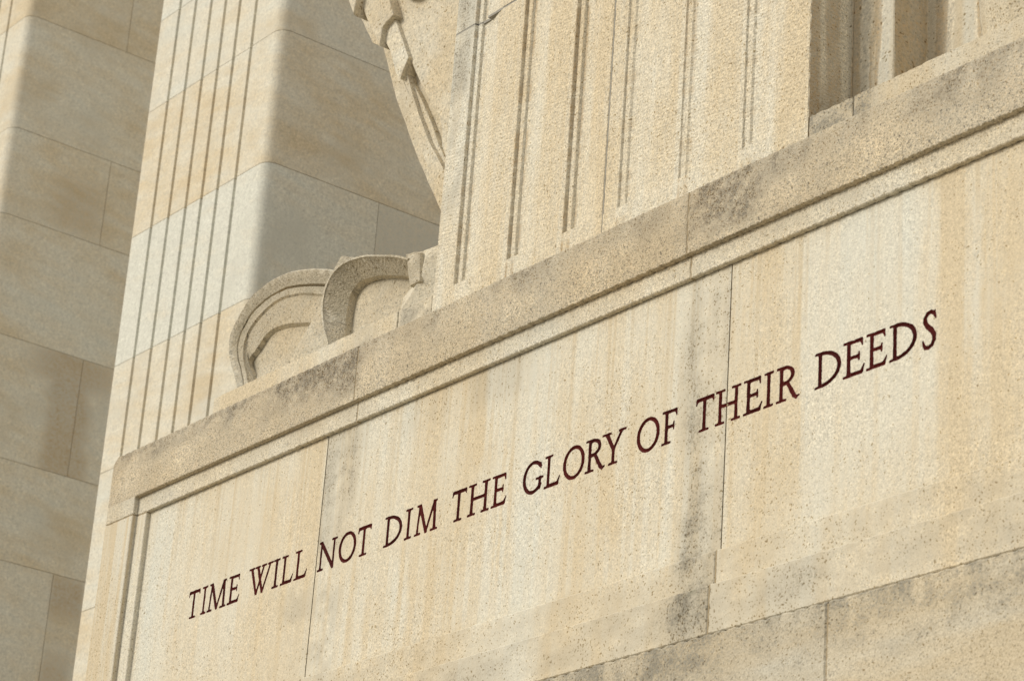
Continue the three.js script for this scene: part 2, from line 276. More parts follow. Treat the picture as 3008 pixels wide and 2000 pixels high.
const GL = {
  I: [0.33, band(uni([stem(0.165), ser(0.0, 0.33, B0), ser(0.0, 0.33, B1)]))],
  T: [0.75, band(uni([stem(0.355), seg(0.06, 0.955, 0.7, 0.955, 0.042), seg(0.055, 0.96, 0.012, 0.83, 0.035, 0.01), seg(0.7, 0.965, 0.735, 0.845, 0.035, 0.01), ser(0.17, 0.53, B0)], 0.035))],
  M: [1.19, band(uni([seg(0.11, 0, 0.19, 1, T), seg(0.19, 1, 0.6, 0.02, S * 1.15, S), seg(0.6, 0.02, 0.98, 1, T, T * 1.15), seg(1.0, 1, 1.05, 0, S, S * 1.1), ser(0, 0.27, B0), ser(0.86, 1.19, B0), ser(0.06, 0.18, B1), ser(0.96, 1.1, B1)], 0.035))],
  E: [0.73, band(uni([stem(0.17), seg(0.17, 0.96, 0.62, 0.96, 0.036), seg(0.17, 0.52, 0.52, 0.52, 0.034), seg(0.17, 0.042, 0.64, 0.042, 0.04), seg(0.61, 0.97, 0.655, 0.81, 0.035, 0.01), seg(0.54, 0.62, 0.54, 0.42, 0.014, 0.014), seg(0.63, 0.05, 0.725, 0.23, 0.04, 0.01), ser(0, 0.2, B0), ser(0, 0.2, B1)], 0.035))],
  W: [1.47, band(uni([seg(0.15, 1, 0.54, 0.01, S * 1.05, S * 0.9), seg(0.54, 0.01, 0.92, 1, T), seg(0.53, 1, 0.92, 0.01, S * 1.05, S * 0.9), seg(0.92, 0.01, 1.32, 1, T), ser(0, 0.3, B1), ser(0.39, 0.66, B1), ser(0.79, 1.06, B1), ser(1.18, 1.47, B1)], 0.03))],
  L: [0.76, band(uni([stem(0.17), seg(0.17, 0.042, 0.66, 0.042, 0.04), seg(0.64, 0.05, 0.75, 0.25, 0.042, 0.01), ser(0, 0.2, B0), ser(0, 0.34, B1)], 0.035))],
  N: [1.03, uni([band(uni([seg(0.14, 0, 0.14, 1, T), seg(0.89, 0, 0.89, 1, T), ser(0, 0.29, B0), ser(0.76, 1.03, B1)], 0.035)), seg(0.02, 0.978, 0.14, 0.978, 0.018), both(seg(0.11, 0.99, 0.9, 0.0, S * 1.1), (x, y) => Math.max(y - 0.995, x - 0.925, -0.035 - y))], 0.02)],
  O: [1.0, ring],
  D: [0.96, band(uni([stem(0.17), both(cut(ell(0.2, 0.5, 0.76, 0.5), ell(0.2, 0.5, 0.645, 0.425)), (x) => 0.16 - x), ser(0, 0.2, B0), ser(0, 0.2, B1)], 0.035))],
  H: [1.03, band(uni([stem(0.17), stem(0.86), seg(0.17, 0.52, 0.86, 0.52, 0.036), ser(0, 0.34, B0), ser(0.69, 1.03, B0), ser(0, 0.34, B1), ser(0.69, 1.03, B1)], 0.035))],
  G: [0.99, uni([cut(ring, box(0.66, 1.3, 0.22, 0.80)), seg(0.83, 0.86, 0.86, 0.74, 0.04, 0.01), seg(0.84, 0.12, 0.84, 0.42, 0.05), ser(0.66, 0.98, 0.425)], 0.03)],
  R: [0.9, uni([band(uni([stem(0.17), both(cut(ell(0.27, 0.735, 0.41, 0.265), ell(0.27, 0.735, 0.30, 0.195)), (x) => 0.16 - x), seg(0.17, 0.955, 0.28, 0.955, 0.036), seg(0.17, 0.505, 0.3, 0.505, 0.034), ser(0, 0.2, B1), ser(0, 0.36, B0)], 0.035)), chain([[0.42, 0.5, 0.045], [0.58, 0.25, 0.052], [0.69, 0.08, 0.052], [0.78, 0.0, 0.034], [0.89, 0.035, 0.012]])], 0.02)],
  Y: [1.03, band(uni([seg(0.17, 1, 0.5, 0.46, S * 1.05, S), seg(0.88, 1, 0.52, 0.46, T * 1.1, T), seg(0.51, 0.48, 0.5, 0.02, S * 0.95, S), ser(0, 0.35, B1), ser(0.74, 1.03, B1), ser(0.33, 0.68, B0)], 0.035))],
  F: [0.63, band(uni([stem(0.17), seg(0.17, 0.96, 0.57, 0.96, 0.036), seg(0.17, 0.5, 0.47, 0.5, 0.034), seg(0.57, 0.97, 0.61, 0.8, 0.035, 0.01), seg(0.49, 0.61, 0.49, 0.4, 0.014, 0.014), ser(0, 0.35, B0), ser(0, 0.2, B1)], 0.035))],
  S: [0.54, uni([chain([[0.465, 0.84, 0.016], [0.44, 0.93, 0.03], [0.33, 0.985, 0.035], [0.21, 0.96, 0.04], [0.12, 0.86, 0.045], [0.115, 0.74, 0.05], [0.2, 0.61, 0.056], [0.34, 0.49, 0.058], [0.44, 0.35, 0.056], [0.45, 0.2, 0.05], [0.37, 0.065, 0.042], [0.24, 0.015, 0.036], [0.12, 0.04, 0.036], [0.065, 0.13, 0.024], [0.04, 0.22, 0.01]]), seg(0.47, 0.98, 0.5, 0.78, 0.014, 0.01)], 0.02)],
};
const CUT = 0.021, CAP = 0.2 / (1 + 2 * CUT);
// marching squares over a glyph: the groove's own triangles and its outline loops, in metres
function glyphMesh(f, w, sx, seed) {
  const pad = 0.10, st = 0.0125, nx = Math.ceil((w + 2 * pad) / st), ny = Math.ceil((1.1 + 2 * pad) / st), V = new Float32Array((nx + 1) * (ny + 1));
  const X = i => -pad + i * st, Y = j => -0.06 - pad + j * st;
  for (let j = 0; j <= ny; j++) for (let i = 0; i <= nx; i++) { let v = f(X(i), Y(j)) - CUT + 0.005 * jit(X(i) * 0.8 + seed, Y(j) * 0.8 + seed * 0.7); if (Math.abs(v) < 1e-4) v = -1e-4; V[j * (nx + 1) + i] = v; }
  const pos = [], next = new Map(), at = new Map(), k = CAP;
  const depth = v => Math.max(-0.013, v * k);
  for (let j = 0; j < ny; j++) for (let i = 0; i < nx; i++) {
    const c = [[i, j], [i + 1, j], [i + 1, j + 1], [i, j + 1]], v = c.map(([a, b]) => V[b * (nx + 1) + a]);
    if (v.every(t => t > 0)) continue;
    const poly = [];
    for (let q = 0; q < 4; q++) {
      const a = c[q], b = c[(q + 1) & 3], va = v[q], vb = v[(q + 1) & 3];
      if (va < 0) poly.push([X(a[0]) * k * sx, Y(a[1]) * k, depth(va), null]);
      if ((va < 0) !== (vb < 0)) { const t = va / (va - vb), key = a[0] + b[0] + ',' + (a[1] + b[1]), p = [(X(a[0]) + (X(b[0]) - X(a[0])) * t) * k * sx, (Y(a[1]) + (Y(b[1]) - Y(a[1])) * t) * k, 0, key + (va < 0 ? 'o' : 'i')]; at.set(key, [p[0], p[1]]); poly.push(p); }
    }
    for (let q = 1; q + 1 < poly.length; q++) for (const p of [poly[0], poly[q], poly[q + 1]]) pos.push(p[0], p[1], p[2]);
    for (let q = 0; q < poly.length; q++) { const p = poly[q], r = poly[(q + 1) % poly.length]; if (p[3]?.endsWith('o') && r[3]?.endsWith('i')) next.set(p[3].slice(0, -1), r[3].slice(0, -1)); }
  }
  const loops = [];
  while (next.size) { let [s] = next.keys(), loop = [], cur = s; while (next.has(cur)) { loop.push(at.get(cur)); const n = next.get(cur); next.delete(cur); cur = n; } if (loop.length > 8) loops.push(loop); }
  const g = new THREE.BufferGeometry(); g.setAttribute('position', new THREE.BufferAttribute(new Float32Array(pos), 3)); g.computeVertexNormals();
  return { g: planarUV(g), loops };
}
// left edge of every letter on the panel and its width, in metres
const LINE = [['T', -3.530, .149], ['I', -3.352, .065], ['M', -3.269, .238], ['E', -3.011, .146], ['W', -2.762, .293], ['I', -2.460, .073], ['L', -2.359, .147], ['L', -2.199, .152],
  ['N', -1.926, .206], ['O', -1.695, .198], ['T', -1.486, .151], ['D', -1.189, .190], ['I', -0.967, .070], ['M', -0.860, .234], ['T', -0.489, .150], ['H', -0.321, .209], ['E', -0.088, .146],
  ['G', 0.208, .196], ['L', 0.415, .145], ['O', 0.581, .198], ['R', 0.787, .178], ['Y', 0.932, .205], ['O', 1.233, .197], ['F', 1.449, .126], ['T', 1.723, .151], ['H', 1.887, .196], ['E', 2.108, .146],
  ['I', 2.266, .069], ['R', 2.361, .177], ['D', 2.650, .190], ['E', 2.856, .153], ['E', 3.021, .146], ['D', 3.183, .188], ['S', 3.400, .108]];
{
  const ped = thing('inscribed_pedestal', 'pale limestone pedestal with a framed panel of dark red carved capitals', 'pedestal');
  const inscription = new THREE.Group(); inscription.name = 'inscription'; inscription.userData.label = 'line of dark red incised capitals along the panel'; ped.add(inscription);
  const paint = [[0.078, 0.0095, 0.0070], [0.090, 0.0110, 0.0080], [0.066, 0.0088, 0.0068]].map(c => new THREE.MeshPhysicalMaterial({ specularIntensity: 0.25, color: new THREE.Color(...c), roughness: 0.75, bumpMap: BUMP[0], bumpScale: 0.003 }));
  const holes = [], islands = [];
  LINE.forEach(([ch, left, w], i) => {
    const [gw, f] = GL[ch], sx = w / CAP / (gw + 2 * CUT), { g, loops } = glyphMesh(f, gw, sx, i * 0.613), y = 6.656 + CUT * CAP + 0.020 * (left + 3.5) / 6.9, x = left + CUT * CAP * sx;
    const m = part(inscription, 'letter', g, paint[i % 3]); m.position.set(x, y, 0); m.userData.label = `carved capital ${ch}`;
    for (const l of loops) { const p = l.map(([a, b]) => [a + x, b + y]); (area(p) > 0 ? holes : islands).push(p); }
  });
  // panel face of one slab between two upright lines, letters cut through; a letter on the joint is shared out
  const face = (x0, x1) => {
    let left = [], right = [], own = [];
    for (const h of holes) {
      const xs = h.map(p => p[0]), lo = Math.min(...xs), hi = Math.max(...xs);
      if (lo > x0 && hi < x1) own.push(h);
      else if (lo < x1 && hi > x1) right.push(...chop(h, x1, -1)); else if (lo < x0 && hi > x0) left.push(...chop(h, x0, 1));
    }
    const o = [[x0, L1], [x1, L1]];
    for (const c of right.sort((a, b) => a[0][1] - b[0][1])) o.push(...c);
    o.push([x1, YB], [x0, YB]);
    for (const c of left.sort((a, b) => b[0][1] - a[0][1])) o.push(...c);
    const V = l => l.map(p => new THREE.Vector2(...p)), sh = new THREE.Shape(V(o)); sh.holes = own.map(h => new THREE.Path(V(h)));
    const shapes = [sh, ...islands.filter(h => h[0][0] > x0 && h[0][0] < x1).map(h => new THREE.Shape(V([...h].reverse())))];
    return planarUV(new THREE.ShapeGeometry(shapes));
  };
  // the run of a hole's outline on one side of x = c, from its lower crossing to its upper one (side -1: left of c)
  function chop(h, c, side) {
    const n = h.length, runs = []; let start = h.findIndex((p, i) => (p[0] - c) * side < 0 && (h[(i + 1) % n][0] - c) * side >= 0);
    const cross = (a, b) => [c, a[1] + (b[1] - a[1]) * (c - a[0]) / (b[0] - a[0])];
    for (let q = 0, run = null; q < n; q++) {
      const a = h[(start + q) % n], b = h[(start + q + 1) % n], ia = (a[0] - c) * side >= 0, ib = (b[0] - c) * side >= 0;
      if (!ia && ib) { run = [cross(a, b), b]; } else if (ia && ib) run.push(b); else if (ia && !ib) { run.push(cross(a, b)); runs.push(run); run = null; }
    }
    return runs.map(r => (side < 0 ? r[0][1] < r[r.length - 1][1] : r[0][1] > r[r.length - 1][1]) ? r : r.reverse());
  }
  const slabs = [[PX0, J1 - G, XB], [J1 + G, J2 - G, null], [J2 + G, PX1, null]];
  slabs.forEach(([a, b, xb], i) => {
    const m = baked(a, b, YJ, YB, 380, panelFn, 0, 0.0016), x0 = xb ?? a, x1 = i === 2 ? 4.230 : b, list = [face(x0, x1)];
    list.push(slab(rect(i === 0 ? XA : a, i === 2 ? 4.362 : b, L2, L1), -0.3, FZ, { seed: i + 1, bevel: 0.007 }), slab(rect(a, b, YJ + G, L2), -0.3, BZ, { seed: i + 2, bevel: 0.007 }));
    if (i === 0) list.push(slab(rect(XA, XB, L1, YB - G), -0.3, FZ, { seed: 7 }), slab(rect(PX0, XA, L2, YB - G), -0.3, BZ, { seed: 8 }));
    if (i === 2) list.push(slab(rect(4.230, 4.362, L1, YB - G), -0.3, FZ, { seed: 7 }), slab(rect(4.362, PX1, L2, YB - G), -0.3, BZ, { seed: 8 }));
    part(ped, 'stone', join(list), m, ['left panel slab with the frame corner and TIME WILL', 'middle panel slab with grey lichen beside both joints', 'right panel slab with a pale washed patch'][i]);
  });
  // coping course above the panel
  const TJ = [PX0, -1.578, 1.668, PX1];
  for (let i = 0; i < 3; i++) {
    const a = TJ[i] + (i ? G : 0), b = TJ[i + 1] - (i < 2 ? G : 0), m = baked(a, b, YB, YT + 0.02, 420, borderFn, 1, 0.006);
    const top = i === 0 ? [[a, YB + G], [XA, YB + G], [XA, YA], [b, YA], [b, YT], [a + 0.05, YT], [a, YT - 0.045]] : i === 2 ? [[a, YA], [4.362, YA], [4.362, YB + G], [b, YB + G], [b, YT], [a, YT]] : rect(a, b, YA, YT);
    part(ped, 'stone', join([slab(top, -1.4, BZ, { seed: 11 + i, amp: 0.0032, step: 0.014, bevel: 0.008, seg: 2 }), slab(rect(i ? a : XA, i === 2 ? 4.362 : b, YB + G, YA), -0.3, FZ, { seed: 21 + i, amp: 0.0026, step: 0.014 })]), m, ['left coping stone with grey lichen at its joint', 'middle coping stone', 'right coping stone with a dark lichen patch at its joint'][i]);
  }
  // course below the panel and the plain body down to the ground
  const BJ = [-4.9, -1.05, 2.868, 4.9];
  for (let i = 0; i < 3; i++) {
    const a = BJ[i] + (i ? 0.004 : 0), b = BJ[i + 1] - (i < 2 ? 0.004 : 0);
    part(ped, 'stone', slab(rect(a, b, 4.35, YJ - 0.001), -0.3, 0.086, { seed: 31 + i, bevel: 0.010, amp: 0.004 }), baked(a, b, 4.35, YJ, 400, baseFn, 1, 0.005));
  }
  const bodyM = baked(-5, 5, 0, 4.4, 60, baseFn, 0, 0.004);
  part(ped, 'base', slab(rect(-4.9, 4.9, 0, 4.34), -1.4, 0.086, { seed: 41 }), bodyM);
  part(ped, 'core', bar(-4.78, 4.78, 4.3, 8.09, -1.4, -0.0115 - 0.02), mortar);
  part(ped, 'mortar_joint', join([bar(J1 - G, J1 + G, YJ, YB, -0.03, -0.004), bar(J2 - G, J2 + G, YJ, YB, -0.03, -0.004), bar(J1 - G, J1 + G, L2, L1, -0.02, FZ - 0.004), bar(J2 - G, J2 + G, L2, L1, -0.02, FZ - 0.004), bar(J1 - G, J1 + G, YJ, L2, -0.02, BZ - 0.004), bar(J2 - G, J2 + G, YJ, L2, -0.02, BZ - 0.004),
    bar(-1.5825, -1.5735, YA, YT - 0.01, -0.05, BZ - 0.004), bar(1.6635, 1.6725, YA, YT - 0.01, -0.05, BZ - 0.004), bar(-1.5825, -1.5735, YB, YA, -0.05, FZ - 0.004), bar(1.6635, 1.6725, YB, YA, -0.05, FZ - 0.004), bar(2.863, 2.873, 4.35, YJ - 0.01, -0.05, 0.078), bar(-1.055, -1.045, 4.35, YJ - 0.01, -0.05, 0.078),
    bar(PX0 + 0.01, XA - 0.004, YB - 0.004, YB + 0.004, -0.05, BZ - 0.006), bar(XA, XB - 0.004, YB - 0.004, YB + 0.004, -0.05, FZ - 0.004), bar(PX0 + 0.01, PX1 - 0.01, YJ - 0.007, YJ + 0.004, -0.05, BZ - 0.03)]), mortar);
}

// ---------------------------------------------------------------- stone steps on the pedestal, left and right of the ribbed block
const PZ = -0.05, PT = 8.317;
const stepFn = (x, y) => {
  let s = 0.62 + 0.5 * streaks(x, y, 0.6) + 0.25 * cloud(x, y, 0.5), g = 0.04 + 0.1 * clamp(cloud(x, y, 0.1)), p = 0.4;
  s += 0.35 * patch(x, y, -3.5, -2.3, 8, 8.4, 0.2, 0.2);
  g += 0.62 * patch(x, y, -1.30, -0.97, 8, 8.4, 0.04, 0.2) * clamp(0.7 + 0.6 * cloud(x * 3, y * 3)) + 0.34 * patch(x, y, -1.8, -1.35, 8, 8.5, 0.12, 0.2) * clamp(0.5 + 0.8 * cloud(x * 2, y * 2, 0.4));
  g += 0.68 * patch(x, y, 2.4, 2.98, 8, 8.5, 0.08, 0.2) * clamp(0.8 + 0.7 * cloud(x * 3, y * 3, 0.2));
  if (x > 2.4) { p = 0.62; s += 0.1; g += 0.07; }
  return [s, g, p, 1, 0];
};
{
  const l = thing('stone_step', 'low stone step under the carved scrolls at the left end of the pedestal top', 'step');
  const ml = baked(-3.9, -0.95, 8.1, 8.34, 360, stepFn, 0, 0.004);
  part(l, 'stone', slab(rect(-3.60, -1.343, YT + 0.002, PT), -1.3, PZ, { seed: 51, amp: 0.003 }), ml);
  part(l, 'stone', slab(rect(-1.333, -0.962, YT + 0.002, PT), -1.3, PZ, { seed: 52, amp: 0.003 }), ml, 'grey stained end stone of the step');
  part(l, 'mortar_joint', bar(-1.342, -1.334, YT + 0.004, PT - 0.004, -1.2, PZ - 0.018), greyMortar);
  const r = thing('stone_step', 'low stone step right of the ribbed block, dark stained at its left end', 'step');
  const mr = baked(2.45, 4.9, 8.1, 8.36, 360, stepFn, 0, 0.006);
  part(r, 'stone', slab(rect(2.492, 2.826, YT + 0.002, PT), -1.3, PZ - 0.003, { seed: 53, amp: 0.003 }), mr, 'dark stained end stone of the step');
  part(r, 'stone', slab(rect(2.834, 4.75, YT + 0.002, PT), -1.3, PZ - 0.003, { seed: 54, amp: 0.0035 }), mr);
  part(r, 'mortar_joint', bar(2.826, 2.834, YT + 0.004, PT - 0.004, -1.2, PZ - 0.012), greyMortar);
}

// ---------------------------------------------------------------- ribbed block
const BX0 = -0.955, BX1 = 2.488, BJX = 0.742;
const RIBS = [[-0.735, 0.023, 0.019], [-0.186, 0.021, 0.017], [0.364, 0.022, 0.019], [0.880, 0.013, 0.012], [1.424, 0.009, 0.010], [1.960, 0.011, 0.012]]; // place, step depths
function ribProfile(x0, x1) {
  const pr = [[x0, -0.34], [x0, PZ - 0.006], [x0 + 0.006, PZ]];
  for (const [x, a, b] of RIBS) {
    if (x < x0 || x > x1) continue;
    pr.push([x - 0.004, PZ], [x - 0.001, PZ - 0.004], [x + 0.003, PZ - a], [x + 0.044, PZ - a - 0.001], [x + 0.048, PZ - a - 0.004], [x + 0.056, PZ - a - b]);
    for (const [t, k] of [[0.025, 1.0], [0.07, 0.93], [0.11, 0.74], [0.15, 0.5], [0.19, 0.26], [0.23, 0.08], [0.26, 0]]) if (x + 0.05 + t < x1 - 0.01) pr.push([x + 0.05 + t, PZ - (a + b) * k]);
  }
  pr.push([x1 - 0.006, PZ], [x1, PZ - 0.006], [x1, -0.36]); return pr;
}
const blockFn = (x, y) => {
  let s = 0.44 + 0.5 * streaks(x, y * 0.7, 0.21) + 0.16 * cloud(x, y, 0.8), g = 0.0, p = 0.52 + 0.2 * cloud(x, y, 0.3);
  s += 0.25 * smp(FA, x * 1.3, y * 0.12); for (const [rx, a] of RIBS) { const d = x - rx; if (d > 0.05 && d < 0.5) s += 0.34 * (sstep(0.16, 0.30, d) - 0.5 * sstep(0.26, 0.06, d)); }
  // brown dirt caught in the sunk steps, broken along its length
  let br = 0;
  for (const [rx, a] of RIBS) { const d = x - rx, k = clamp(0.62 + 0.7 * smp(FBB, y * 0.6, rx) + 0.5 * smp(FA, y * 3.1, rx * 2)); br += (a > 0.02 ? 0.66 : 0.4) * k * (patch(d, 0, -0.008, 0.010, -1, 1, 0.007, 0.1) + 0.75 * patch(d, 0, 0.046, 0.074, -1, 1, 0.012, 0.1)); s += 0.3 * k * patch(d, 0, -0.02, 0.09, -1, 1, 0.03, 0.1); }
  if (x > BX1 + 0.012) { // the side that faces right: tongues of brown and pale wash
    const d = x - BX1 - 0.05 + 0.012 * smp(FBB, y * 0.5, x * 0.4); g = 0.0; s = 0.4;
    br = 0.56 * patch(d, y, -0.02, 0.065, 8, 12, 0.015, 0.2) + 0.66 * patch(d - 0.02 * sstep(8.9, 8.4, y), y, 0.105, 0.215, 8.45, 12, 0.018, 0.25) + 0.3 * patch(d, y, 0, 0.2, 8.2, 8.6, 0.1, 0.1); br *= 0.8 + 0.3 * cloud(x * 2, y, 0.3);
    g += 0.3 * patch(d, y, 0.28, 0.33, 8, 12, 0.02, 0.2) + 0.35 * patch(d, y, 0, 0.2, 8.2, 8.5, 0.1, 0.06); return [s, g, 0.4, 1, 0, br];
  }
  const e = patch(x + 0.03 * cloud(x, y * 0.8), y, -1.1, -0.76, 8.9, 11.5, 0.05, 0.2); g += e * clamp(0.24 + 0.4 * cloud(x * 1.5, y * 0.8, 0.15)); s -= 0.35 * e; p += 0.12 * e;
  s += 0.25 * patch(x, y, 2.28, 2.5, 8.3, 11.5, 0.03, 0.2) - 0.22 * patch(x, y, 1.95, 2.28, 8.3, 11, 0.04, 0.3) - 0.12 * patch(x, y, 0.74, 2.5, 8, 8.32, 0.02, 0.05);
  if (x > BJX) p += 0.12;
  return [s, g, p, 1, 0, br];
};
{
  const b = thing('ribbed_block', 'tall stone block with upright paired ribs standing on the pedestal', 'carving');
  const parts = [[BX0, BJX - 0.004, YT + 0.002, 10.182, 'lower left block with three ribs'], [BX0, BJX - 0.004, 10.196, 12.2, 'upper left block above the grey mortar joint'], [BJX + 0.004, BX1, YT + 0.002, 12.2, 'right block with three shallow ribs']];
  for (const [x0, x1, y0, y1, lab] of parts) {
    const m = baked(x0, x1 + (x1 === BX1 ? 0.36 : 0), y0, Math.min(y1, 11.2), 360, blockFn, 2, 0.005), list = [];
    let lo = y0;
    if (y0 < PT) { list.push(slab(rect(x0, x1, y0, PT), -0.34, PZ, { seed: 61 + x0, bevel: 0, amp: 0 })); lo = PT; }
    list.push(pulled(ribProfile(x0, x1), lo, y1));
    part(b, 'stone', join(list), m, lab);
  }
  part(b, 'core', bar(BX0 + 0.02, BX1 - 0.02, YT + 0.01, 12.15, -0.34, -0.12), greyMortar);
  part(b, 'mortar_joint', join([bar(BX0 + 0.004, -0.740, 10.181, 10.197, -0.3, PZ - 0.002), bar(-0.735, -0.69, 10.181, 10.197, -0.3, PZ - 0.025), bar(-0.69, -0.60, 10.181, 10.197, -0.3, PZ - 0.030), bar(-0.60, BJX - 0.01, 10.181, 10.197, -0.3, PZ - 0.003), bar(BJX - 0.004, BJX + 0.004, YT + 0.01, 12.1, -0.3, PZ - 0.002)]), greyMortar);
}

// ---------------------------------------------------------------- stained wall behind the block, right of it
const wallFn = (x, y) => {
  const w = x + 0.02 * smp(FBB, y * 0.35, x * 0.5), a = smp(FA, w * 1.15, y * 0.035 + 0.2), b = smp(FBB, w * 2.6 + 0.3, y * 0.07);
  const g = 0.02 + 0.16 * sstep(-0.1, 0.6, -a) + 0.25 * patch(x, y, 2, 4.6, 8, 8.62, 2, 0.15) * clamp(0.4 + cloud(x * 3, y * 3, 0.2));
  return [0.42 + 0.5 * b, g, 0.34, 1, 0, 0.42 * sstep(0.1, 0.35, a + 0.35 * b)];
};
{
  const w = thing('stained_wall', 'streaked tan and grey stone wall set back right of the ribbed block', 'wall');
  const m = baked(1.2, 5.0, 8.1, 11.2, 220, wallFn, 0, 0.004), o = (s) => slab(s[0], s[1], s[2], { seed: 71, bevel: 0.006 });
  part(w, 'stone', o([rect(1.3, 2.486, PT - 0.1, 12.2), -0.372, -0.352]), m);
  part(w, 'stone', join([o([rect(0.2, 2.80, PT + 0.002, 12.2), -0.9, -0.375])]), m, 'forward pier of the wall with a pale edge');
  part(w, 'core', slab(rect(-2.85, 6, 0, 16), -4.6, -1.64, { bevel: 0 }), m);  // unseen mass, drawn out leftwards to keep sky light off the pier side
  part(w, 'stone', o([rect(-0.2, 5.2, PT + 0.002, 12.2), -1.6, -0.64]), m);
}
// ---------------------------------------------------------------- rounded carving, upper right corner
{
  const c = thing('rounded_carving', 'weathered rounded stone form standing on the step in the upper right corner', 'carving');
  const pts = []; for (let i = 0; i <= 24; i++) { const y = i / 24 * 0.95; pts.push(new THREE.Vector2((0.50 + 0.035 * Math.sin(y * 1.6) - 0.05 * Math.exp(-y * 7)) * Math.sqrt(Math.max(0, 1 - Math.pow(Math.max(0, y - 0.6) / 0.35, 2))), y)); }
  const g = new THREE.LatheGeometry(pts, 72), p = g.attributes.position;
  for (let i = 0; i < p.count; i++) { const x = p.getX(i), y = p.getY(i), z = p.getZ(i), a = Math.atan2(z, x), k = 1 + 0.025 * Math.sin(a * 7 + y * 0.8) + 0.02 * jit(a * 0.4, y * 0.3); p.setXYZ(i, x * k * 0.95, y, z * k * 0.7); }
  g.computeVertexNormals(); g.translate(3.80, PT, -0.62);
  const q = plain(g); planarUV(q);
  part(c, 'body', q, baked(3.0, 4.8, 8.1, 9.6, 300, (x, y) => [0.5 + 0.5 * streaks(x * 1.4, y, 0.1) + 0.3 * cloud(x, y, 0.6), 0.10 + 0.2 * clamp(cloud(x, y, 0.2)), 0.7, 1.1, 0], 0, 0.008));
}

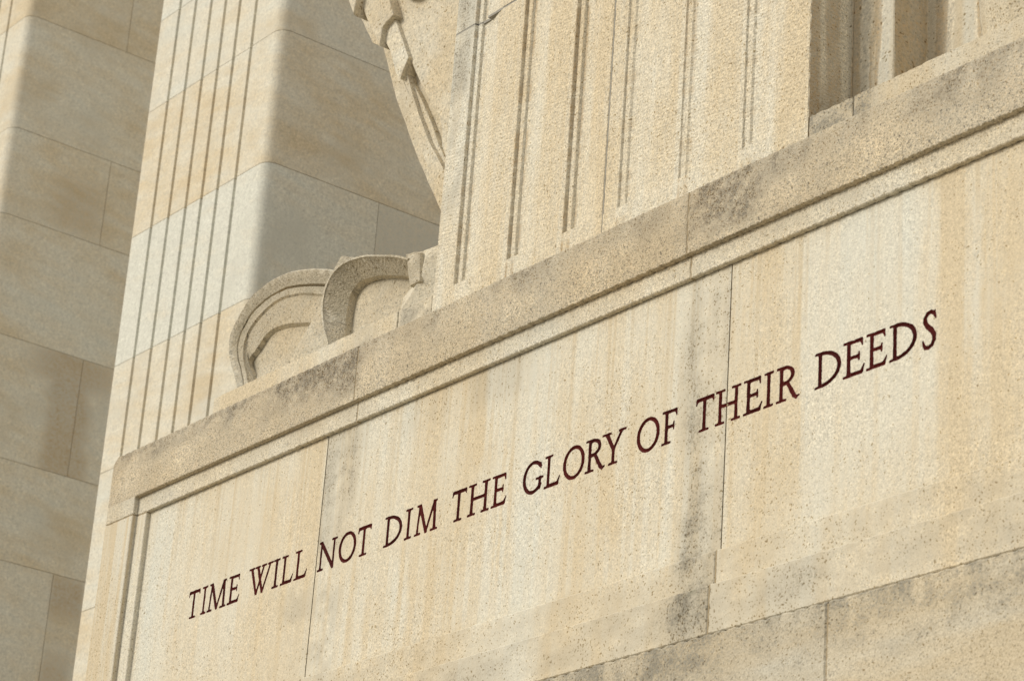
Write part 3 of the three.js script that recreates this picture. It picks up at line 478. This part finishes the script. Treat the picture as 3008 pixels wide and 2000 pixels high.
// ---------------------------------------------------------------- carved scrolls on the step
{
  const t = thing('carved_scroll', 'two overlapping rounded scroll ends, green grey with lichen, left of the ribbed block', 'carving');
  const B = PT + 0.002;
  const out2 = curve([[-2.20, B], [-2.313, 8.550], [-2.345, 8.671], [-2.332, 8.786], [-2.254, 8.885], [-2.139, 8.924], [-1.974, 8.916], [-1.835, 8.889], [-1.622, 8.822], [-1.466, 8.768], [-1.33, 8.705]]);
  // rear lobe: outer roll, sunk ring, sunk arch
  const out1 = curve([[-3.52, B], [-3.676, 8.582],[-3.738, 8.680],[-3.795, 8.819],[-3.794, 8.901],[-3.720, 9.010],[-3.575, 9.132],[-3.350, 9.195],[-3.144, 9.196],[-2.979, 9.176],[-2.784, 9.128],[-2.507, 9.038],[-2.381, 8.975]]);
  const near = (c, x, y) => { let m = 9; for (let i = 0; i < c.length; i += 2) m = Math.min(m, Math.hypot(c[i][0] - x, c[i][1] - y)); return m; };
  const scrollFn = (x, y) => {
    const d = Math.min(near(out1, x, y), near(out2, x, y)) + 0.03 * cloud(x * 2, y * 2, 0.4), rim = sstep(0.015, 0.05, d) * (1 - sstep(0.13, 0.22, d)) * sstep(8.42, 8.62, y), hi = sstep(8.7, 8.95, y);
    return [0.55 + 0.35 * cloud(x, y, 0.3) - 0.35 * (1 - sstep(0.01, 0.05, d)), 0.10 + 0.22 * rim + 0.10 * hi + 0.08 * cloud(x, y, 0.5), 0.3, 1.3, 0.05 + 0.18 * rim * clamp(0.6 + 0.8 * cloud(x * 2, y * 2, 0.8)), 0.10];  // lichen tint; rim shade and the bright lip are also put into this colour
  };
  const m = baked(-3.85, -0.9, 8.25, 9.3, 260, scrollFn, 1, 0.009);
  const in1 = curve([[-3.500, B], [-3.610, 8.577], [-3.687, 8.720], [-3.714, 8.841], [-3.672, 8.927], [-3.572, 9.020], [-3.443, 9.071], [-3.308, 9.088], [-3.111, 9.088], [-2.903, 9.045], [-2.614, 8.960], [-2.476, 8.906]]);
  const in2 = curve([[-3.420, B], [-3.540, 8.549], [-3.610, 8.689], [-3.625, 8.799], [-3.589, 8.886], [-3.482, 8.961], [-3.288, 9.025], [-2.993, 9.008], [-2.575, 8.874], [-2.437, 8.816]]);
  const arch = curve([[-3.420, B], [-3.530, 8.567], [-3.592, 8.672], [-3.501, 8.735], [-3.386, 8.819], [-3.210, 8.824], [-2.960, 8.772], [-2.808, 8.730]]);
  const low = curve([[-3.520, B], [-3.503, 8.569], [-3.413, 8.596], [-3.276, 8.594], [-3.095, 8.555], [-3.070, B]]);
  const opt = { step: 0.05, amp: 0.002, bevel: 0.03, seg: 4 };
  // a dished form: curves at falling depths joined by smooth faces, the last one closed by a flat floor
  const dish = (list, zb) => {
    const N = 64, re = list.map(([c, z, k = 0, d = null]) => { const at = c.map(p => new THREE.Vector3(p[0], p[1], 0)), q = new THREE.CatmullRomCurve3(at).getSpacedPoints(N); return q.map(v => [v.x, v.y, z]); });
    const rows = [re[0].map(p => [p[0], p[1], zb]), re[0], ...re.slice(1)], pos = [];
    for (let r = 0; r + 1 < rows.length; r++) for (let i = 0; i < N; i++) { const A = rows[r][i], B2 = rows[r][i + 1], C = rows[r + 1][i + 1], D = rows[r + 1][i]; pos.push(...A, ...D, ...B2, ...B2, ...D, ...C); }
    for (const e of [0, N]) { const f = rows.map(r => r[e]), z0 = [f[f.length - 1][0], f[f.length - 1][1], zb]; for (let r = 0; r + 1 < f.length; r++) pos.push(...z0, ...f[r], ...f[r + 1]); }
    const p2 = pos.map((v, i) => i % 3 === 2 && v > zb + 0.01 ? v + 0.0022 * jit(pos[i - 2] * 1.3, pos[i - 1] * 1.3) : v);
    const g = new THREE.BufferGeometry(); g.setAttribute('position', new THREE.BufferAttribute(new Float32Array(p2), 3)); g.computeVertexNormals();
    return planarUV(toCreasedNormals(g, 0.42));
  };
  const between = (a, b, t) => { const f = c => new THREE.CatmullRomCurve3(c.map(p => new THREE.Vector3(p[0], p[1], 0))).getSpacedPoints(40), A = f(a), Q = f(b); return A.map((v, i) => [v.x + (Q[i].x - v.x) * t, v.y + (Q[i].y - v.y) * t]); };
  part(t, 'scroll_end', join([dish([[out1, -0.235], [between(out1, in1, 0.12), -0.222], [between(out1, in1, 0.55), -0.238], [between(out1, in1, 0.93), -0.252], [in1, -0.295], [between(in1, in2, 0.12), -0.295], [between(in1, in2, 0.2), -0.25], [in2, -0.252], [between(in2, arch, 0.06), -0.268], [between(in2, arch, 0.5), -0.282], [between(in2, arch, 0.92), -0.296], [arch, -0.33]], -0.8), slab([...arch, [-2.5, 8.6], [-2.5, B]], -0.8, -0.331, { ...opt, bevel: 0 }), slab(low, -0.8, -0.32, { ...opt, bevel: 0.02 })]), m, 'rear scroll end with a grooved rim');
  // band between the lobes
  part(t, 'leaf', slab([[-1.31, 8.5], [-1.345, 8.60], [-1.37, 8.70], [-1.315, 8.735], [-1.22, 8.715], [-1.19, 8.5]], -0.5, -0.095, { ...opt, bevel: 0.02, seg: 2 }), m);
  part(t, 'core', slab([[-1.40, 8.5], [-1.50, 8.815], [-1.40, 8.80], [-1.27, 8.765], [-1.02, 8.72], [-1.02, 8.45]], -0.6, -0.17, { ...opt, bevel: 0.01, seg: 2 }), m);
  part(t, 'core', slab([[-2.2, B], [-2.2, 8.6], [-2.0, 8.85], [-1.6, 8.85], [-1.2, 8.77], [-1.0, 8.7], [-1.0, B]], -0.6, -0.32, { ...opt, bevel: 0 }), m);
  part(t, 'band', slab([[-2.521, 9.042], [-2.433, 9.128], [-2.217, 9.044], [-2.076, 8.941], [-2.400, 8.895], [-2.480, 8.745], [-2.460, B], [-3.060, B], [-2.907, 8.568], [-2.838, 8.627], [-2.627, 8.831], [-2.577, 8.917]], -0.78, -0.255, { ...opt, bevel: 0.012, seg: 2 }), m);
  // front lobe
  const in2b = curve([[-2.150, B], [-2.180, 8.485], [-2.182, 8.580], [-2.158, 8.714], [-2.089, 8.779], [-1.945, 8.779], [-1.773, 8.744], [-1.550, 8.670], [-1.410, 8.620]]);
  part(t, 'scroll_end', join([dish([[out2, -0.095], [between(out2, in2b, 0.04), -0.080], [between(out2, in2b, 0.14), -0.082], [between(out2, in2b, 0.17), -0.092], [between(out2, in2b, 0.5), -0.135], [between(out2, in2b, 0.93), -0.195], [in2b, -0.245]], -0.62), slab([...in2b, [-1.2, 8.6], [-1.05, 8.55], [-1.05, B]], -0.62, -0.246, { ...opt, bevel: 0 }), slab(curve([[-2.04, B], [-1.991, 8.39], [-1.949, 8.420], [-1.832, 8.416], [-1.624, 8.374], [-1.5, B]]), -0.62, -0.15, { ...opt, bevel: 0.02 })]), m, 'front scroll end overlapping the rear one');
  // pointed leaf beside the block: facets from its hollow left edge up to a ridge and away to the block
  const L = [[-1.496, 8.798, -0.24], [-1.38, 8.755, -0.22], [-1.36, 8.68, -0.2], [-1.385, 8.640, -0.2], [-1.376, 8.60, -0.2], [-1.466, 8.545, -0.2], [-1.523, 8.515, -0.2], [-1.527, 8.40, -0.19], [-1.5, B, -0.18]];
  const R = [[-1.302, 8.764, -0.17], [-1.232, 8.745, -0.14], [-1.165, 8.661, -0.11], [-1.185, 8.60, -0.11], [-1.194, 8.55, -0.11], [-1.24, 8.50, -0.11], [-1.30, 8.44, -0.11], [-1.39, 8.37, -0.11], [-1.43, B, -0.11]];
  const E = R.map((p, i) => [Math.max(-0.97, p[0] + 0.2), i < 2 ? p[1] - 0.02 * i : p[1] - 0.0, -0.2]), pos = [];
  const quad = (a, b, c, d) => pos.push(...a, ...c, ...b, ...b, ...c, ...d);
  const back = q => q.map(p => [p[0], p[1], -0.6]);
  for (const [P, Q] of [[L, R], [R, E], [back(L), L]]) for (let i = 0; i + 1 < P.length; i++) quad(P[i], Q[i], P[i + 1], Q[i + 1]);
  { const top = [L[0], R[0], R[1], E[0]], tb = back(top); for (let i = 0; i + 1 < top.length; i++) quad(tb[i], tb[i + 1], top[i], top[i + 1]); }
  const g = new THREE.BufferGeometry(); g.setAttribute('position', new THREE.BufferAttribute(new Float32Array(pos), 3)); g.computeVertexNormals();
  part(t, 'leaf', planarUV(toCreasedNormals(g, 0.6)), baked(-1.6, -0.9, 8.25, 8.9, 260, (x, y) => [0.4 + 0.3 * cloud(x, y), 0.07, 0.3, 1, 0], 0, 0.004));
}

// ---------------------------------------------------------------- carved wing behind the block
{
  const t = thing('carved_wing', 'carved stone wing with stepped pointed feathers slanting down behind the ribbed block', 'carving');
  const m = baked(-3.2, -1.3, 9.0, 12, 220, (x, y) => [0.62 + 0.45 * cloud(x, y, 0.7) + 0.1, 0.05 + 0.1 * clamp(cloud(x, y, 0.2)), 0.5, 1, 0], 0, 0.006);
  const m2 = baked(-3.2, -1.3, 9.0, 12, 220, (x, y) => [0.34 + 0.5 * cloud(x, y, 0.25), 0.0, 0.3, 1, 0], 0, 0.004);
  const o = { bevel: 0.008, step: 0.09, amp: 0.002, seg: 2 };
  const add = (name, p, z0, z1, mm = m, oo = o) => part(t, name, slab(p, z0, z1, oo), mm);
  add('feather', [[-3.12, 11.85], [-2.904, 11.403], [-2.800, 11.226], [-2.785, 11.354], [-2.74, 11.6], [-2.7, 12.0], [-3.12, 12.0]], -0.72, -0.38, m, { ...o, bevel: 0.015 });
  add('feather', [[-3.06, 11.75], [-2.823, 11.361], [-2.720, 11.185], [-2.513, 10.885], [-2.501, 11.031], [-2.470, 11.052], [-2.368, 11.087], [-2.551, 11.449], [-2.62, 12.0], [-3.0, 12.0]], -0.72, -0.45, m, { ...o, bevel: 0.012 });
  add('feather', [[-2.813, 11.406], [-2.635, 11.105], [-2.439, 10.833], [-2.334, 10.606], [-2.269, 10.538], [-2.244, 10.594], [-2.185, 10.681], [-2.419, 11.103], [-2.533, 11.291], [-2.6, 11.6]], -0.72, -0.495, m2, { ...o, bevel: 0.01 });
  add('feather', [[-2.593, 11.019], [-2.502, 10.873], [-2.396, 10.646], [-2.262, 10.364], [-2.104, 10.095], [-1.947, 9.821], [-1.725, 9.478], [-1.515, 9.157], [-1.3, 8.85], [-1.3, 9.05], [-1.549, 9.423], [-1.736, 9.707], [-1.902, 9.932], [-2.068, 10.219], [-2.206, 10.493], [-2.286, 10.675]], -0.72, -0.54, m);
  add('rib', [[-2.599, 11.073], [-2.207, 10.500], [-2.130, 10.395], [-1.975, 10.159], [-1.886, 10.006], [-1.837, 9.909], [-1.610, 9.568], [-1.3, 9.1], [-1.3, 8.95], [-1.576, 9.300], [-2.023, 9.976], [-2.313, 10.571]], -0.72, -0.575);
  add('web', [[-2.701, 11.545], [-2.493, 11.170], [-2.406, 11.014], [-2.231, 10.711], [-2.087, 10.485], [-1.908, 10.223], [-1.775, 10.046], [-1.731, 9.951], [-1.717, 9.814], [-1.549, 9.522], [-1.2, 8.95], [-0.6, 9.3], [-0.6, 12.2], [-2.9, 12.2]], -0.75, -0.53, m, { ...o, bevel: 0.012 });
  add('web', [[-2.352, 11.228], [-2.174, 10.868], [-1.994, 10.618], [-1.800, 10.386], [-1.633, 10.179], [-1.4, 9.9], [-0.62, 9.9], [-0.62, 12], [-2.4, 12]], -0.7, -0.512, m, { ...o, bevel: 0.015 });
  add('back', [[-3.089, 11.426], [-2.877, 11.118], [-2.721, 11.014], [-2.613, 10.783], [-2.478, 10.497], [-2.317, 10.224], [-2.158, 9.946], [-1.932, 9.597], [-1.672, 9.205], [-1.2, 8.6], [-0.6, 8.6], [-0.6, 12.2], [-3.4, 12.2]], -0.95, -0.615);
  const g = new THREE.SphereGeometry(0.16, 24, 16); g.scale(1.1, 0.6, 0.7); g.rotateZ(-0.45); g.translate(-2.16, 11.24, -0.47); part(t, 'knob', planarUV(plain(g)), m);
}

// ---------------------------------------------------------------- fluted piers of the colonnade
const YC = [0, 2.6, 5.2, 6.72, 8.02, 9.288, 10.312, 11.586, 12.874, 13.85, 15.165, 16.45, 17.7, 19.2];
const tone = [0.5, 0.5, 0.62, 0.35, -0.1, 0.35, -0.75, 0.55, 0.0, -0.2, 0.6, 0.4, 0.5];
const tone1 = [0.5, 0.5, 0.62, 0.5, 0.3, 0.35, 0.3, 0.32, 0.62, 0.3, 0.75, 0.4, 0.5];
function pierFn(which, xc) {
  return (u, y) => {  // u runs along the front (negative) and round the corner along the side (positive)
    let i = 0; while (i < YC.length - 2 && y > YC[i + 1]) i++;
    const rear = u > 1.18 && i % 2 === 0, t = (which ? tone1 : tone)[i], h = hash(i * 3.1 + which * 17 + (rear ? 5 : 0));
    let s = t + 0.42 * cloud(u * 0.8, y * 0.9, h) + 0.12 * (h - 0.5), g = 0.09 * cloud(u * 0.8, y * 0.8, h + 0.3);
    s += 0.18 * smp(FA, u * 0.3 + y * 0.35 + h, y * 0.5) - 0.05;
    let rust = 0;
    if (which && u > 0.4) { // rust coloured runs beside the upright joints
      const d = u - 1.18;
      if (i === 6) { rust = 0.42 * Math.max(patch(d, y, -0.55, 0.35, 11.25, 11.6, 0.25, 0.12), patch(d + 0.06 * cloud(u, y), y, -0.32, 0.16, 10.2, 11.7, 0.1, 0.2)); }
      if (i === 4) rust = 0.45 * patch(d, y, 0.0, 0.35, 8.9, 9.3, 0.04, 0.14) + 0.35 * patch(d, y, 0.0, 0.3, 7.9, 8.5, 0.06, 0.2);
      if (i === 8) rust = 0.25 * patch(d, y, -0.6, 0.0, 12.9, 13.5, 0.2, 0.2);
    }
    if (!which && u > 1.18) { if (i === 6) rust = 0.2 * patch(u, y, 1.15, 2.2, 10.9, 11.6, 0.05, 0.2); }
    s += 0.22 * smp(FA, u * 0.22 + h, y * 1.6 + u * 0.3) + 0.10 * smp(FBB, u * 0.3, y * 2.1 + h); g += 0.05 * clamp(smp(FBB, u * 0.9 + h, y * 0.25));
    return [s, g, -1, 0.5, 0, rust];
  };
}
function fluted_pier(xc, which, label) {
  const t = thing('fluted_pier', label, 'pier', 'fluted piers of the colonnade');
  t.position.set(xc, 0, -1.6);
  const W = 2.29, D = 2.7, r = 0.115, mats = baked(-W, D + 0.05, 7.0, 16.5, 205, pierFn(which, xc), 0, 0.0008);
  // plan outline, starting at the back left and running round by the front; grooves are real cuts
  const front = []; const gx = [-1.930, -1.626, -1.327, -1.056, -0.788, -0.490];
  front.push([-W, -0.012], [-W + 0.012, 0]);
  for (const g of gx) front.push([g - 0.024, 0], [g - 0.018, -0.04], [g + 0.018, -0.04], [g + 0.024, 0]);
  for (let k = 0; k <= 14; k++) { const a = Math.PI / 2 * (1 - k / 14); front.push([-r + r * Math.cos(a), -r + r * Math.sin(a)]); }
  const plan = { full: [[-W, -D], ...front, [0, -D]], fore: [[-W, -1.177], ...front, [0, -1.177]], rear: [[-W, -D], [-W, -1.183], [0, -1.183], [0, -D]] };
  for (let i = 3; i + 1 < YC.length; i++) {
    for (const k of i % 2 === 0 ? ['fore', 'rear'] : ['full']) {
      const pl = plan[k], s = new THREE.Shape(pl.map(([x, z]) => new THREE.Vector2(x, -z))), e = 0.0028;
      const h = YC[i + 1] - YC[i] - 2 * e, g = new THREE.ExtrudeGeometry(s, { depth: h, bevelEnabled: false, steps: 1 });
      g.rotateX(-Math.PI / 2); const ix = plain(g);
      ix.translate(0, YC[i] + e, 0); ix.computeVertexNormals();
      const gg = toCreasedNormals(ix, 0.5), p = gg.attributes.position, uv = new Float32Array(p.count * 2);
      for (let q = 0; q < p.count; q++) { uv[q * 2] = p.getX(q) > -r - 0.001 ? -p.getZ(q) + (p.getX(q) < 0 ? p.getX(q) : 0) : p.getX(q); uv[q * 2 + 1] = p.getY(q); }
      gg.setAttribute('uv', new THREE.BufferAttribute(uv, 2));
      part(t, 'stone', gg, mats);
    }
  }
  part(t, 'core', join([bar(-W + 0.01, -0.15, 0, 19.2, -D + 0.01, -0.046), bar(-W + 0.012, -0.0075, 0.01, 19.19, -D + 0.012, -0.16)]), mortar);
  return t;
}
fluted_pier(-5.95, 0, 'pale fluted stone pier directly behind the left end of the pedestal');
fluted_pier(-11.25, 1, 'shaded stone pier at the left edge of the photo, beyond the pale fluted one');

renderer.render(scene, camera);
